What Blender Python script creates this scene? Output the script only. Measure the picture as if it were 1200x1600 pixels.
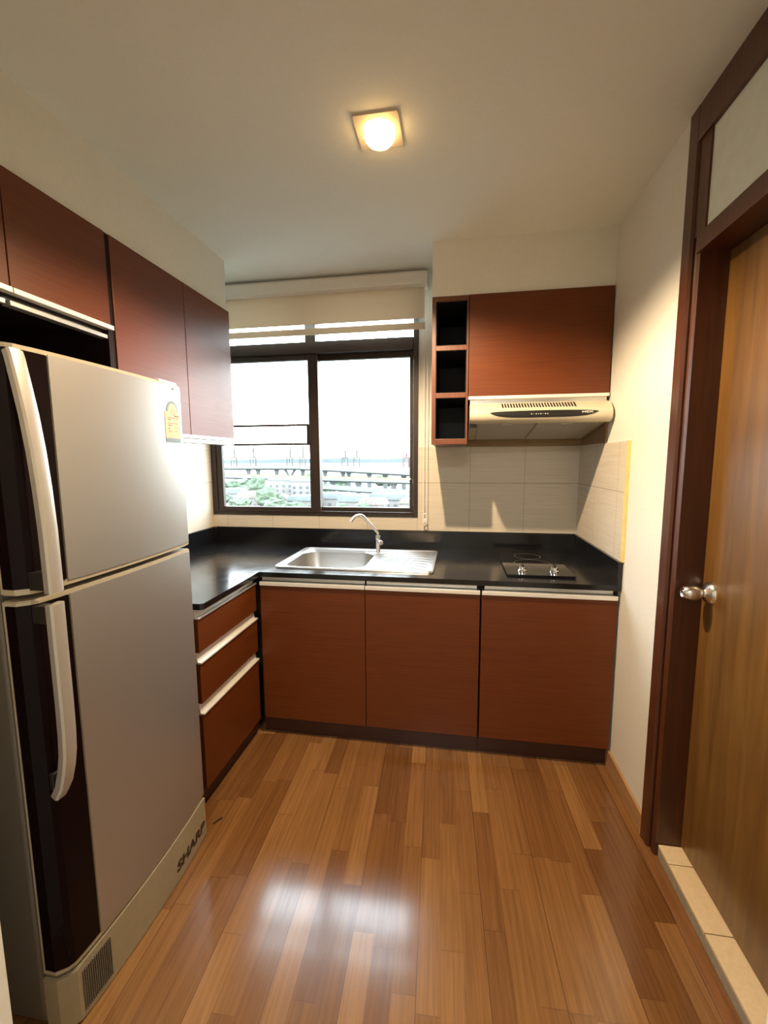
import bpy, bmesh, math, random
from mathutils import Vector, Matrix, noise
random.seed(7)
SC = bpy.context.scene
COL = SC.collection
for _o in list(bpy.data.objects): bpy.data.objects.remove(_o)
PI = math.pi

# ------------------------------------------------------------------ camera
F_PX, PITCH, YAW, ROLL, CAM_H = 682.29, -0.1198, 0.1636, 0.0053, 1.3872
CAM_M = Matrix.Rotation(YAW, 3, 'Z') @ Matrix.Rotation(PITCH, 3, 'X') @ Matrix.Rotation(ROLL, 3, 'Y')
cd = bpy.data.cameras.new('camera'); cam = bpy.data.objects.new('camera', cd); COL.objects.link(cam)
cd.sensor_fit = 'HORIZONTAL'; cd.sensor_width = 36.0; cd.lens = F_PX / 1200 * 36.0
cd.clip_start = 0.02; cd.clip_end = 6000
cam.matrix_world = Matrix.Translation((0, 0, CAM_H)) @ (CAM_M @ Matrix.Rotation(PI/2, 3, 'X')).to_4x4()
SC.camera = cam

# ------------------------------------------------------------------ light
SKY = 14.5            # overcast bright sky
LAMP_W = 125.0        # warm downlight in the kitchen ceiling
HALL_FILL_W = 31.0        # added fill light, out of view in the hall behind the doorway
EXPOSURE = 0.32
w = bpy.data.worlds.new('sky'); SC.world = w; w.use_nodes = True
nt = w.node_tree; bg = nt.nodes['Background']
tc = nt.nodes.new('ShaderNodeTexCoord'); sx = nt.nodes.new('ShaderNodeSeparateXYZ')
cr = nt.nodes.new('ShaderNodeValToRGB')
nt.links.new(tc.outputs['Generated'], sx.inputs[0]); nt.links.new(sx.outputs['Z'], cr.inputs[0])
cr.color_ramp.elements[0].position = 0.0; cr.color_ramp.elements[0].color = (0.92, 0.97, 1.0, 1)
cr.color_ramp.elements[1].position = 0.6; cr.color_ramp.elements[1].color = (0.80, 0.90, 1.0, 1)
nt.links.new(cr.outputs[0], bg.inputs[0]); bg.inputs[1].default_value = SKY
pl = bpy.data.lights.new('sky_portal', 'AREA'); pl.shape = 'RECTANGLE'; pl.size = 1.36; pl.size_y = 1.36
pl.cycles.is_portal = True
po = bpy.data.objects.new('sky_portal', pl); COL.objects.link(po)
po.location = (-0.906, 2.85, 1.71); po.rotation_euler = (-PI/2, 0, 0)
hl = bpy.data.lights.new('hall_fill_light', 'AREA'); hl.shape = 'DISK'; hl.size = 0.45; hl.energy = HALL_FILL_W; hl.color = (1.0, 0.97, 0.88)  # added fill without a fixture, brightens the kitchen from behind the viewer
ho = bpy.data.objects.new('hall_fill_light', hl); COL.objects.link(ho); ho.location = (-0.2, -1.1, 2.39)
SC.view_settings.view_transform = 'Standard'; SC.view_settings.look = 'None'
SC.view_settings.gamma = 1.0; SC.view_settings.use_curve_mapping = False
SC.view_settings.exposure = EXPOSURE
SC.cycles.max_bounces = 10; SC.cycles.diffuse_bounces = 6; SC.cycles.glossy_bounces = 5
SC.cycles.transparent_max_bounces = 12; SC.cycles.sample_clamp_indirect = 40.0
SC.cycles.caustics_reflective = False; SC.cycles.caustics_refractive = False

# ------------------------------------------------------------------ materials
class NM:
    def __init__(s, name):
        s.m = bpy.data.materials.new(name); s.m.use_nodes = True
        s.t = s.m.node_tree; s.b = s.t.nodes['Principled BSDF']; s.out = s.t.nodes['Material Output']
    def n(s, k, **kw):
        x = s.t.nodes.new(k)
        for a, v in kw.items(): setattr(x, a, v)
        return x
    def l(s, a, b): s.t.links.new(a, b)
    def coord(s, scale=(1, 1, 1), rot=(0, 0, 0), loc=(0, 0, 0)):
        g = s.n('ShaderNodeNewGeometry'); mp = s.n('ShaderNodeMapping')
        mp.inputs['Scale'].default_value = scale; mp.inputs['Rotation'].default_value = rot; mp.inputs['Location'].default_value = loc
        s.l(g.outputs['Position'], mp.inputs[0]); return mp.outputs[0]
    def noise(s, vec, scale, detail=4, rough=.55, dist=0):
        x = s.n('ShaderNodeTexNoise'); x.inputs['Scale'].default_value = scale; x.inputs['Detail'].default_value = detail
        x.inputs['Roughness'].default_value = rough; x.inputs['Distortion'].default_value = dist
        s.l(vec, x.inputs['Vector']); return x.outputs['Fac']
    def ramp(s, fac, stops):
        x = s.n('ShaderNodeValToRGB'); e = x.color_ramp.elements
        while len(e) < len(stops): e.new(.5)
        for i, (p, c) in enumerate(stops):
            e[i].position = p; e[i].color = (*c, 1)
        s.l(fac, x.inputs[0]); return x.outputs[0]
    def math(s, op, a, b=None, c=None):
        x = s.n('ShaderNodeMath', operation=op)
        for i, v in enumerate((a, b, c)):
            if v is None: continue
            if isinstance(v, (int, float)): x.inputs[i].default_value = v
            else: s.l(v, x.inputs[i])
        return x.outputs[0]
    def mix(s, fac, a, b, mode='MIX'):
        x = s.n('ShaderNodeMix', data_type='RGBA', blend_type=mode)
        for i, v in ((0, fac), (6, a), (7, b)):
            if isinstance(v, (int, float)): x.inputs[i].default_value = v
            elif isinstance(v, tuple): x.inputs[i].default_value = (*v, 1)
            else: s.l(v, x.inputs[i])
        return x.outputs[2]
    def bump(s, h, strength=.2, dist=.01):
        x = s.n('ShaderNodeBump'); x.inputs['Strength'].default_value = strength; x.inputs['Distance'].default_value = dist
        s.l(h, x.inputs['Height']); s.l(x.outputs[0], s.b.inputs['Normal'])
    def set(s, **kw):
        for k, v in kw.items():
            i = s.b.inputs[k.replace('_', ' ')]
            if isinstance(v, tuple): i.default_value = (*v, 1) if len(v) == 3 else v
            elif isinstance(v, (int, float)): i.default_value = v
            else: s.l(v, i)
        return s

def plain(name, col, rough=.5, metal=0.0, var=.04, scale=30, bump=0.0, coat=0.0, spec=.5):
    m = NM(name); v = m.coord(); f = m.noise(v, scale, 3)
    a = tuple(min(1, c * (1 - var)) for c in col); b = tuple(min(1, c * (1 + var)) for c in col)
    m.set(Base_Color=m.ramp(f, [(.3, a), (.7, b)]), Roughness=rough, Metallic=metal)
    m.b.inputs['Coat Weight'].default_value = coat; m.b.inputs['Specular IOR Level'].default_value = spec
    if bump: m.bump(f, bump, .002)
    return m.m

def wood(name, dark, light, stretch, rough=.35, blotch=0.0, coat=.15, spec=.45):
    m = NM(name); v = m.coord(scale=stretch)
    g = m.noise(v, 1.0, 6, .62, .4)
    col = m.ramp(g, [(.28, dark), (.72, light)])
    if blotch:
        v2 = m.coord(scale=tuple(s * .12 for s in stretch)); b = m.noise(v2, 1.0, 2, .5, .5)
        bc = m.ramp(b, [(.3, (1 - blotch,) * 3), (.7, (1, 1, 1))])
        col = m.mix(1.0, col, bc, 'MULTIPLY')
    fine = m.noise(m.coord(scale=tuple(s * 3 for s in stretch)), 1.0, 3)
    rr = m.ramp(fine, [(.2, (rough - .05,) * 3), (.8, (rough + .08,) * 3)])
    m.set(Base_Color=col, Roughness=rr); m.bump(fine, .06, .001)
    m.b.inputs['Coat Weight'].default_value = coat; m.b.inputs['Coat Roughness'].default_value = .25
    m.b.inputs['Specular IOR Level'].default_value = spec
    return m.m

M = {}
M['wall'] = plain('painted_wall', (.74, .73, .665), .75, var=.02, scale=60, bump=.12)
M['ceiling'] = plain('painted_ceiling', (.78, .795, .735), .85, var=.015, scale=90, bump=.08)
M['panel_white'] = plain('transom_paint', (.72, .76, .68), .6, var=.04, scale=25, bump=.3)
cab_d, cab_l = (.098, .0225, .0042), (.142, .0355, .0066)
M['cab_h'] = wood('cabinet_veneer_horizontal', cab_d, cab_l, (4, 4, 170), .38, coat=.05, spec=.34)
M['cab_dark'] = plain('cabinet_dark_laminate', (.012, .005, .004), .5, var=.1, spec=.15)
M['cab_side'] = wood('cabinet_edge_veneer', (.115, .030, .009), (.165, .047, .014), (60, 60, 6), .4)
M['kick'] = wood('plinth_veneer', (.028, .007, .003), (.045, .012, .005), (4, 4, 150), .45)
M['black_liner'] = plain('shelf_black_liner', (.010, .009, .011), .55, var=.15)
M['alu'] = plain('aluminium_strip', (.72, .72, .70), .32, .85, var=.03, scale=50)
M['alu_lip'] = plain('pale_aluminium_lip', (.86, .84, .79), .35, .35, var=.02, scale=50)
M['frame_wood'] = wood('door_frame_wood', (.050, .0145, .0055), (.090, .0270, .0095), (60, 60, 3), .35)
M['door_wood'] = wood('door_leaf_veneer', (.125, .055, .012), (.235, .118, .028), (30, 26, 2.0), .32, blotch=.30, coat=.35)
M['steel'] = plain('brushed_stainless', (.72, .71, .69), .24, 1.0, var=.03, scale=80)
M['steel_sink'] = plain('sink_stainless', (.50, .495, .485), .34, 1.0, var=.03, scale=120)
M['chrome'] = plain('chrome', (.80, .80, .80), .10, 1.0, var=.02)
M['win_alu'] = plain('dark_bronze_window_aluminium', (.032, .021, .016), .42, .2, var=.06)
M['blind_white'] = plain('blind_cassette', (.80, .78, .72), .5, var=.02)
M['cord'] = plain('blind_cord', (.82, .80, .76), .5, var=.02)
M['hood'] = plain('hood_enamel', (.62, .56, .42), .32, .15, var=.02)
M['hood_side'] = plain('hood_filter_mesh', (.47, .46, .42), .40, .5, var=.12, scale=400, bump=.3)
M['glass_black'] = plain('black_glass', (.006, .006, .007), .06, var=.1, coat=.6)
M['rubber'] = plain('black_plastic', (.012, .011, .011), .35, var=.1)
M['ink'] = plain('dark_print', (.030, .016, .012), .5, var=.05)
M['silver_print'] = plain('silver_print', (.70, .68, .64), .35, .3, var=.03)
M['ply'] = wood('plain_plywood', (.20, .125, .055), (.30, .20, .10), (6, 60, 60), .6, coat=0)
M['fr_silver'] = plain('fridge_silver', (.44, .435, .42), .37, .75, var=.025, scale=700)
M['fr_trim'] = plain('fridge_beige_trim', (.44, .39, .29), .40, .15, var=.03)
M['fr_body'] = plain('fridge_grey_body', (.13, .12, .10), .45, .25, var=.05, scale=400, bump=.1)
M['fr_black'] = plain('fridge_black_glass', (.006, .0025, .003), .22, var=.1, spec=.09)
M['fr_handle'] = plain('fridge_handle', (.46, .43, .38), .34, .45, var=.02)
M['fr_kick'] = plain('fridge_kick_plate', (.34, .305, .21), .45, .1, var=.05, scale=20)
M['lab_peach'] = plain('label_peach', (.62, .37, .21), .5, var=.02)
M['lab_blue'] = plain('label_blue_grey', (.12, .17, .22), .5, var=.03)
M['lab_red'] = plain('label_red', (.25, .03, .03), .5)
M['yellow_trim'] = plain('yellow_tile_trim', (.80, .62, .24), .5, var=.08, scale=40)
M['skirting'] = wood('skirting_wood', (.33, .175, .075), (.47, .27, .125), (60, 5, 60), .4)
M['strip_wood'] = wood('floor_strip_wood', (.16, .065, .022), (.27, .12, .045), (60, 4, 60), .38)
M['concrete'] = plain('threshold_grout', (.36, .33, .25), .8, var=.12, scale=60, bump=.2)
M['tile_step'] = plain('threshold_tile', (.78, .62, .40), .4, var=.05, scale=90)
M['viaduct'] = plain('viaduct_concrete', (0.103, 0.111, 0.112), .8, var=.08, scale=.3)
M['pier'] = plain('pier_concrete', (0.070, 0.079, 0.085), .8, var=.08, scale=.3)
M['crane'] = plain('crane_steel', (0.043, 0.041, 0.034), .7, var=.05, scale=.1)
M['crane_red'] = plain('mast_red', (0.068, 0.027, 0.025), .7, var=.05, scale=.1)
M['house_wall'] = plain('house_wall', (0.126, 0.117, 0.111), .8, var=.06, scale=.5)
M['house_roof'] = plain('house_roof', (0.089, 0.103, 0.105), .8, var=.10, scale=.5)
M['house_roof_b'] = plain('house_roof_warm', (0.117, 0.096, 0.087), .8, var=.08, scale=.5)
M['house_window'] = plain('house_window', (0.047, 0.053, 0.059), .4, var=.05, scale=.5)
M['yellow_rail'] = plain('yellow_barrier', (0.141, 0.122, 0.052), .7, var=.05, scale=.5)

# tree leaves
m = NM('tree_leaves'); f = m.noise(m.coord(), .9, 6, .7)
m.set(Base_Color=m.ramp(f, [(.3, (.036, .062, .042)), (.7, (.075, .105, .060))]), Roughness=.9); m.bump(f, .9, 1.0); M['leaf'] = m.m
M['trunk'] = plain('tree_bark', (.12, .10, .08), .9, scale=1)
m = NM('city_ground'); f = m.noise(m.coord(), .03, 6, .65)
m.set(Base_Color=m.ramp(f, [(.35, (.055, .078, .060)), (.5, (.080, .086, .083)), (.65, (.105, .104, .10))]), Roughness=.95); M['ground'] = m.m
m = NM('far_hills'); f = m.noise(m.coord(), .01, 4)
m.set(Base_Color=m.ramp(f, [(.3, (.070, .090, .095)), (.7, (.080, .10, .10))]), Roughness=.95); M['hills'] = m.m

# countertop : black polished granite
m = NM('black_granite'); f = m.noise(m.coord(), 900, 2); g = m.noise(m.coord(), 14, 4)
m.set(Base_Color=m.ramp(f, [(.35, (.003, .003, .004)), (.75, (.014, .014, .016))]),
      Roughness=m.ramp(g, [(.3, (.13,) * 3), (.7, (.20,) * 3)])); M['granite'] = m.m

# wall tiles, horizontally brushed cream, 31.4 x 21.35 cm
def tile_mat(name, axis, off_h, off_v=.931):
    m = NM(name); g = m.n('ShaderNodeNewGeometry'); s = m.n('ShaderNodeSeparateXYZ'); m.l(g.outputs['Position'], s.inputs[0])
    h = m.math('DIVIDE', m.math('SUBTRACT', s.outputs[axis], off_h), .3135)
    v = m.math('DIVIDE', m.math('SUBTRACT', s.outputs['Z'], off_v), .3135)
    def edge(q, wd):
        fr = m.math('FRACT', q); d = m.math('MINIMUM', fr, m.math('SUBTRACT', 1.0, fr)); return m.math('LESS_THAN', d, wd)
    gr = m.math('MAXIMUM', edge(h, .0040), edge(v, .0055))
    st = m.noise(m.coord(scale=(3, 3, 260)), 1.0, 5, .7, .3)
    base = m.ramp(st, [(.28, (.52, .46, .37)), (.5, (.65, .59, .49)), (.72, (.71, .655, .555))])
    m.set(Base_Color=m.mix(gr, base, (.33, .29, .22)), Roughness=.42); m.bump(m.math('SUBTRACT', st, gr), .10, .002)
    return m.m
M['tile_back'] = tile_mat('wall_tile_back', 'X', .0816)
M['tile_side'] = tile_mat('wall_tile_side', 'Y', 2.665 - .3135 * 3)

# laminate floor
m = NM('laminate_floor'); P = m.coord(rot=(0, 0, math.radians(-2.3)), loc=(.0, 0, 0))
s = m.n('ShaderNodeSeparateXYZ'); m.l(P, s.inputs[0])
SW = .0640
xs = m.math('DIVIDE', m.math('ADD', s.outputs['X'], 10.0 + .029), SW)
xi = m.math('FLOOR', xs)
wn = m.n('ShaderNodeTexWhiteNoise', noise_dimensions='1D'); m.l(xi, wn.inputs['W'])
ys = m.math('DIVIDE', m.math('ADD', m.math('ADD', s.outputs['Y'], 10.0), m.math('MULTIPLY', wn.outputs['Value'], 1.7)), .44)
yi = m.math('FLOOR', ys)
cv = m.n('ShaderNodeCombineXYZ'); m.l(xi, cv.inputs[0]); m.l(yi, cv.inputs[1])
w2 = m.n('ShaderNodeTexWhiteNoise', noise_dimensions='2D'); m.l(cv.outputs[0], w2.inputs['Vector'])
base = m.ramp(w2.outputs['Value'], [(0, (.165, .070, .022)), (.35, (.205, .093, .030)), (.7, (.255, .122, .041)), (1, (.335, .172, .062))])
gv = m.n('ShaderNodeCombineXYZ')
m.l(m.math('MULTIPLY', s.outputs['X'], 95.0), gv.inputs[0]); m.l(m.math('ADD', m.math('MULTIPLY', s.outputs['Y'], 3.0), m.math('MULTIPLY', w2.outputs['Value'], 37.0)), gv.inputs[1])
gr = m.noise(gv.outputs[0], 1.0, 6, .65, .6)
col = m.mix(1.0, base, m.ramp(gr, [(.25, (.60, .55, .50)), (.62, (1, 1, 1))]), 'MULTIPLY')
def seam(q, wd):
    fr = m.math('FRACT', q); d = m.math('MINIMUM', fr, m.math('SUBTRACT', 1.0, fr)); return m.math('LESS_THAN', d, wd)
s3 = seam(m.math('DIVIDE', xs, 3.0), .0045)
ex = m.math('MULTIPLY', seam(xs, .010), .12)
ey = m.math('MULTIPLY', seam(ys, .003), .35)
sm = m.math('MAXIMUM', s3, m.math('MAXIMUM', ex, ey))
wav = m.noise(m.coord(), 5.5, 2, .4)
m.set(Base_Color=m.mix(sm, col, (.06, .025, .010)), Roughness=m.ramp(gr, [(.2, (.24,) * 3), (.8, (.15,) * 3)]))
hh = m.math('ADD', m.math('MULTIPLY', wav, 1.0), m.math('ADD', m.math('MULTIPLY', gr, .06), m.math('MULTIPLY', s3, -.5)))
m.bump(hh, .10, .010); m.b.inputs['Specular IOR Level'].default_value = .6; m.b.inputs['Coat Weight'].default_value = .45; m.b.inputs['Coat Roughness'].default_value = .11
M['floor'] = m.m

# glass : thin, lets the light straight through, reflects at grazing angles
m = NM('window_glass'); tr = m.n('ShaderNodeBsdfTransparent'); tr.inputs[0].default_value = (.97, .99, .98, 1)
gl = m.n('ShaderNodeBsdfGlossy'); gl.inputs['Roughness'].default_value = .01
lw = m.n('ShaderNodeLayerWeight'); lw.inputs['Blend'].default_value = .5; mx = m.n('ShaderNodeMixShader')
m.l(m.math('ADD', .04, m.math('MULTIPLY', .6, m.math('POWER', lw.outputs['Facing'], 4.0))), mx.inputs[0]); m.l(tr.outputs[0], mx.inputs[1]); m.l(gl.outputs[0], mx.inputs[2]); m.l(mx.outputs[0], m.out.inputs[0]); M['glass'] = m.m
# blind fabric
def fabric(name, col, trans, clear):
    m = NM(name); v = m.noise(m.coord(scale=(900, 1, 900)), 1.0, 2)
    df = m.n('ShaderNodeBsdfDiffuse'); tl = m.n('ShaderNodeBsdfTranslucent'); tp = m.n('ShaderNodeBsdfTransparent')
    c = m.ramp(v, [(.3, tuple(x * .94 for x in col)), (.7, col)]); m.l(c, df.inputs[0]); tl.inputs[0].default_value = (*trans, 1)
    a = m.n('ShaderNodeAddShader'); m.l(df.outputs[0], a.inputs[0]); m.l(tl.outputs[0], a.inputs[1])
    x = m.n('ShaderNodeMixShader'); x.inputs[0].default_value = clear; m.l(a.outputs[0], x.inputs[1]); m.l(tp.outputs[0], x.inputs[2])
    m.l(x.outputs[0], m.out.inputs[0]); return m.m
M['fabric'] = fabric('blind_fabric', (.60, .54, .44), (.16, .135, .10), .02)
M['sheer'] = fabric('blind_sheer_band', (.25, .24, .22), (.15, .15, .14), .75)
m = NM('lamp_glow'); em = m.n('ShaderNodeEmission'); em.inputs[0].default_value = (1.0, .60, .22, 1); em.inputs[1].default_value = 14.0
m.l(em.outputs[0], m.out.inputs[0]); M['glow'] = m.m
M['lamp_trim'] = plain('downlight_plate', (.62, .53, .38), .5, var=.02)
M['lamp_bowl'] = plain('downlight_reflector', (.85, .66, .36), .3, .6, var=.02)

# ------------------------------------------------------------------ mesh helpers
class MB:
    def __init__(s): s.bm = bmesh.new()
    def box(s, x0, x1, y0, y1, z0, z1, bev=0.0, seg=2):
        vs = [s.bm.verts.new((x, y, z)) for x in (x0, x1) for y in (y0, y1) for z in (z0, z1)]
        fs = [s.bm.faces.new([vs[i] for i in f]) for f in ((0, 1, 3, 2), (4, 6, 7, 5), (0, 4, 5, 1), (2, 3, 7, 6), (0, 2, 6, 4), (1, 5, 7, 3))]
        if bev:
            es = {e for f in fs for e in f.edges}
            bmesh.ops.bevel(s.bm, geom=list(es), offset=bev, segments=seg, affect='EDGES', profile=.5)
        return s
    def prism(s, pts, a, b, axis='Z', bev=0.0):
        """pts: polygon; extruded along axis from a to b. axis Z: (x,y); X: (y,z); Y: (x,z)"""
        def mk(p, t): return {'Z': (p[0], p[1], t), 'X': (t, p[0], p[1]), 'Y': (p[0], t, p[1])}[axis]
        A = [s.bm.verts.new(mk(p, a)) for p in pts]; B = [s.bm.verts.new(mk(p, b)) for p in pts]
        n = len(pts); fs = [s.bm.faces.new(A[::-1]), s.bm.faces.new(B)]
        for i in range(n): fs.append(s.bm.faces.new((A[i], A[(i+1) % n], B[(i+1) % n], B[i])))
        if bev:
            bmesh.ops.bevel(s.bm, geom=list(fs[0].edges) + list(fs[1].edges), offset=bev, segments=2, affect='EDGES')
        return s
    def loops(s, rings, cap=True, closed=True):
        R = [[s.bm.verts.new(p) for p in r] for r in rings]; n = len(R[0])
        for a, b in zip(R, R[1:]):
            for i in range(n if closed else n - 1): s.bm.faces.new((a[i], a[(i+1) % n], b[(i+1) % n], b[i]))
        if cap: s.bm.faces.new(R[0][::-1]); s.bm.faces.new(R[-1])
        return s
    def lathe(s, prof, c, axis=(0, 0, 1), n=28, cap=True):
        """prof: list of (radius, height along axis)"""
        ax = Vector(axis).normalized(); q = Vector((0, 0, 1)).rotation_difference(ax)
        rings = []
        for r, h in prof:
            rings.append([Vector(c) + q @ Vector((max(r, 1e-5) * math.cos(2*PI*i/n), max(r, 1e-5) * math.sin(2*PI*i/n), h)) for i in range(n)])
        return s.loops(rings, cap)
    def tube(s, path, r, n=14):
        path = [Vector(p) for p in path]; rings = []; up = None
        for i, p in enumerate(path):
            d = (path[min(i+1, len(path)-1)] - path[max(i-1, 0)]).normalized()
            if up is None: up = d.orthogonal().normalized()
            up = (up - d * up.dot(d)).normalized(); sd = d.cross(up)
            rr = r[i] if isinstance(r, (list, tuple)) else r
            rings.append([p + rr * (math.cos(2*PI*k/n) * up + math.sin(2*PI*k/n) * sd) for k in range(n)])
        return s.loops(rings)
    def build(s, name, mat, parent=None, smooth=False, label=None):
        bmesh.ops.recalc_face_normals(s.bm, faces=s.bm.faces[:])
        off = parent_world(parent) if parent else Vector((0, 0, 0))
        for v in s.bm.verts: v.co -= off
        me = bpy.data.meshes.new(name); s.bm.to_mesh(me); s.bm.free()
        if smooth:
            for p in me.polygons: p.use_smooth = True
            me.set_sharp_from_angle(angle=math.radians(38))
        me.materials.append(M[mat] if isinstance(mat, str) else mat)
        o = bpy.data.objects.new(name, me); COL.objects.link(o)
        if parent: o.parent = parent
        if label: o['label'] = label
        return o

def parent_world(p):
    v = Vector((0, 0, 0))
    while p: v += p.location; p = p.parent
    return v
def tag(o, label, cat=None, group=None, kind=None):
    o['label'] = label
    if cat: o['category'] = cat
    if group: o['group'] = group
    if kind: o['kind'] = kind
    return o
def thing(name, loc, label, cat, group=None, kind=None):
    o = bpy.data.objects.new(name, None); COL.objects.link(o); o.location = loc; o.empty_display_size = .1
    return tag(o, label, cat, group, kind)
def struct(name, mb, mat, label, cat='structure', parent=None):
    o = mb.build(name, mat, parent); return tag(o, label, cat, kind='structure')
def text_mesh(body, size, shear=0, offset=0, space=1.0, xs=1.0):
    """vertices (x,y) and faces of lettering, lower left at 0,0"""
    c = bpy.data.curves.new('t', 'FONT'); c.body = body; c.size = size; c.shear = shear; c.offset = offset; c.space_character = space
    o = bpy.data.objects.new('t', c); COL.objects.link(o)
    dg = bpy.context.evaluated_depsgraph_get(); me = bpy.data.meshes.new_from_object(o.evaluated_get(dg))
    V = [(v.co.x * xs, v.co.y) for v in me.vertices]; Fc = [tuple(p.vertices) for p in me.polygons]
    bpy.data.objects.remove(o); bpy.data.meshes.remove(me); bpy.data.curves.remove(c)
    x0 = min(v[0] for v in V); y0 = min(v[1] for v in V)
    return [(a - x0, b - y0) for a, b in V], Fc
def sheet(name, V, Fc, fn, mat, parent, label=None, thick=0.0006):
    """flat print / sticker: fn maps (a,b,depth) to a world point; gets real (small) thickness"""
    mb = MB()
    A = [mb.bm.verts.new(fn(a, b, 0)) for a, b in V]; B = [mb.bm.verts.new(fn(a, b, thick)) for a, b in V]
    cnt = {}
    for f in Fc:
        try:
            mb.bm.faces.new([A[i] for i in f][::-1]); mb.bm.faces.new([B[i] for i in f])
        except ValueError: continue
        for i in range(len(f)):
            k = (f[i], f[(i+1) % len(f)]); cnt[k] = 1
    for (a, b) in list(cnt):
        if (b, a) not in cnt:
            try: mb.bm.faces.new((A[a], A[b], B[b], B[a]))
            except ValueError: pass
    return mb.build(name, mat, parent, label=label)
def rect_sheet(a0, a1, b0, b1, n=1):
    V = []; Fc = []
    for i in range(n + 1):
        a = a0 + (a1 - a0) * i / n; V += [(a, b0), (a, b1)]
    for i in range(n): Fc.append((2*i, 2*i+2, 2*i+3, 2*i+1))
    return V, Fc
def rrect(x0, x1, y0, y1, r, n=8):
    P = []
    for cx, cy, a in ((x1-r, y1-r, 0), (x0+r, y1-r, 90), (x0+r, y0+r, 180), (x1-r, y0+r, 270)):
        for k in range(n + 1):
            t = math.radians(a + 90 * k / n); P.append((cx + r * math.cos(t), cy + r * math.sin(t)))
    return P
def ray(u, v, y):
    """point at depth y seen at photo coordinates (u, v) - used to survey the far city"""
    q = CAM_M @ Vector(((u - 600) / F_PX, 1, -(v - 800) / F_PX)); t = y / q.y
    return Vector((0, 0, CAM_H)) + q * t

# ------------------------------------------------------------------ key dimensions (metres)
XL, XR, YW, ZC = -1.592, 0.700, 2.665, 2.416
WX0, WX1, WZ0, WZ1 = -1.582, -0.228, 1.033, 2.392
YN, YS_ = -2.0, 0.40

# ------------------------------------------------------------------ room shell
struct('floor', MB().box(XL-.1, XR+.02, YN, YW+.1, -.06, 0), 'floor', 'glossy brown wood laminate floor laid in narrow strips', 'floor')
struct('ceiling', MB().box(XL-.1, 1.0, YN, YW+.15, ZC, ZC+.08), 'ceiling', 'off-white painted flat ceiling around the square downlight', 'ceiling')
struct('wall_left', MB().box(XL-.1, XL, YN, YW+.15, -.06, ZC), 'wall', 'cream wall behind the refrigerator and the left cabinets', 'wall')
wb = MB()
wb.box(XL, WX0, YW, YW+.15, -.06, ZC); wb.box(WX1, 1.0, YW, YW+.15, -.06, ZC)
wb.box(WX0, WX1, YW, YW+.15, -.06, WZ0); wb.box(WX0, WX1, YW, YW+.15, WZ1, ZC)
wall_back = struct('wall_back', wb, 'wall', 'end wall holding the window above the sink', 'wall')
# cladding tiles
tb = MB()
tb.box(WX1, XR, YW-.006, YW, .94, 1.458); tb.box(XL+.006, WX1, YW-.006, YW, .94, WZ0)
tb.box(XL+.006, WX0, YW-.006, YW, WZ0, 1.458)
tb.build('tile_cladding', 'tile_back', wall_back, label='cream streaked wall tiles below and beside the window')
wr = MB(); wr.box(XR, XR+.10, 1.594, YW, -.06, ZC); wr.box(XR, XR+.10, YN, .60, -.06, ZC)
wall_right = struct('wall_right', wr, 'wall', 'cream wall between the hob corner and the brown door', 'wall')
MB().box(XR-.007, XR, 1.955, YW-.006, .94, 1.458).build('tile_cladding', 'tile_side', wall_right, label='cream streaked wall tiles beside the hob')
MB().box(XR-.008, XR, 1.928, 1.955, .9525, 1.459).build('tile_edge_trim', 'yellow_trim', wall_right, label='yellow strip closing the tile edge')
wall_left = bpy.data.objects['wall_left']
MB().box(XL, XL+.006, 1.46, YW-.006, .94, 1.458).build('tile_cladding', 'tile_side', wall_left, label='cream streaked wall tiles left of the window')
wf = MB(); wf.box(XL, -.700, .40, .50, -.06, ZC); wf.box(.366, XR, .40, .50, -.06, ZC); wf.box(-.700, .366, .40, .50, 2.10, ZC)
struct('wall_front', wf, 'wall', 'cream wall whose doorway edges show at the lower corners of the view', 'wall')
struct('wall_hall', MB().box(XL-.1, 1.0, YN-.1, YN, -.06, ZC+.08), 'wall', 'cream end wall of the hall behind the viewer', 'wall')
# space behind the door is closed off
struct('wall_outer', MB().box(.90, 1.0, YN, YW, -.06, ZC), 'wall', 'wall of the room behind the brown door', 'wall')
# soffits
struct('trim_1', MB().box(XL, -1.207, .50, 2.244, 2.165, ZC), 'wall', 'off-white boxed soffit above the left wall cabinets', 'soffit')
struct('trim_2', MB().box(-.1255, XR, 2.2285, YW, 2.165, ZC), 'wall', 'off-white boxed soffit above the cabinet over the hood', 'soffit')
struct('baseboard_right', MB().box(XR-.012, XR, 1.594, 1.985, 0, .085, .003), 'skirting', 'low light brown wooden skirting board between base cabinet and door frame', 'baseboard')
struct('trim_3', MB().box(XR-.030, XR+.014, .62, 1.575, 0, .007, .003), 'strip_wood', 'brown wooden floor edging strip along the tiled door step', 'trim')

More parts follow.
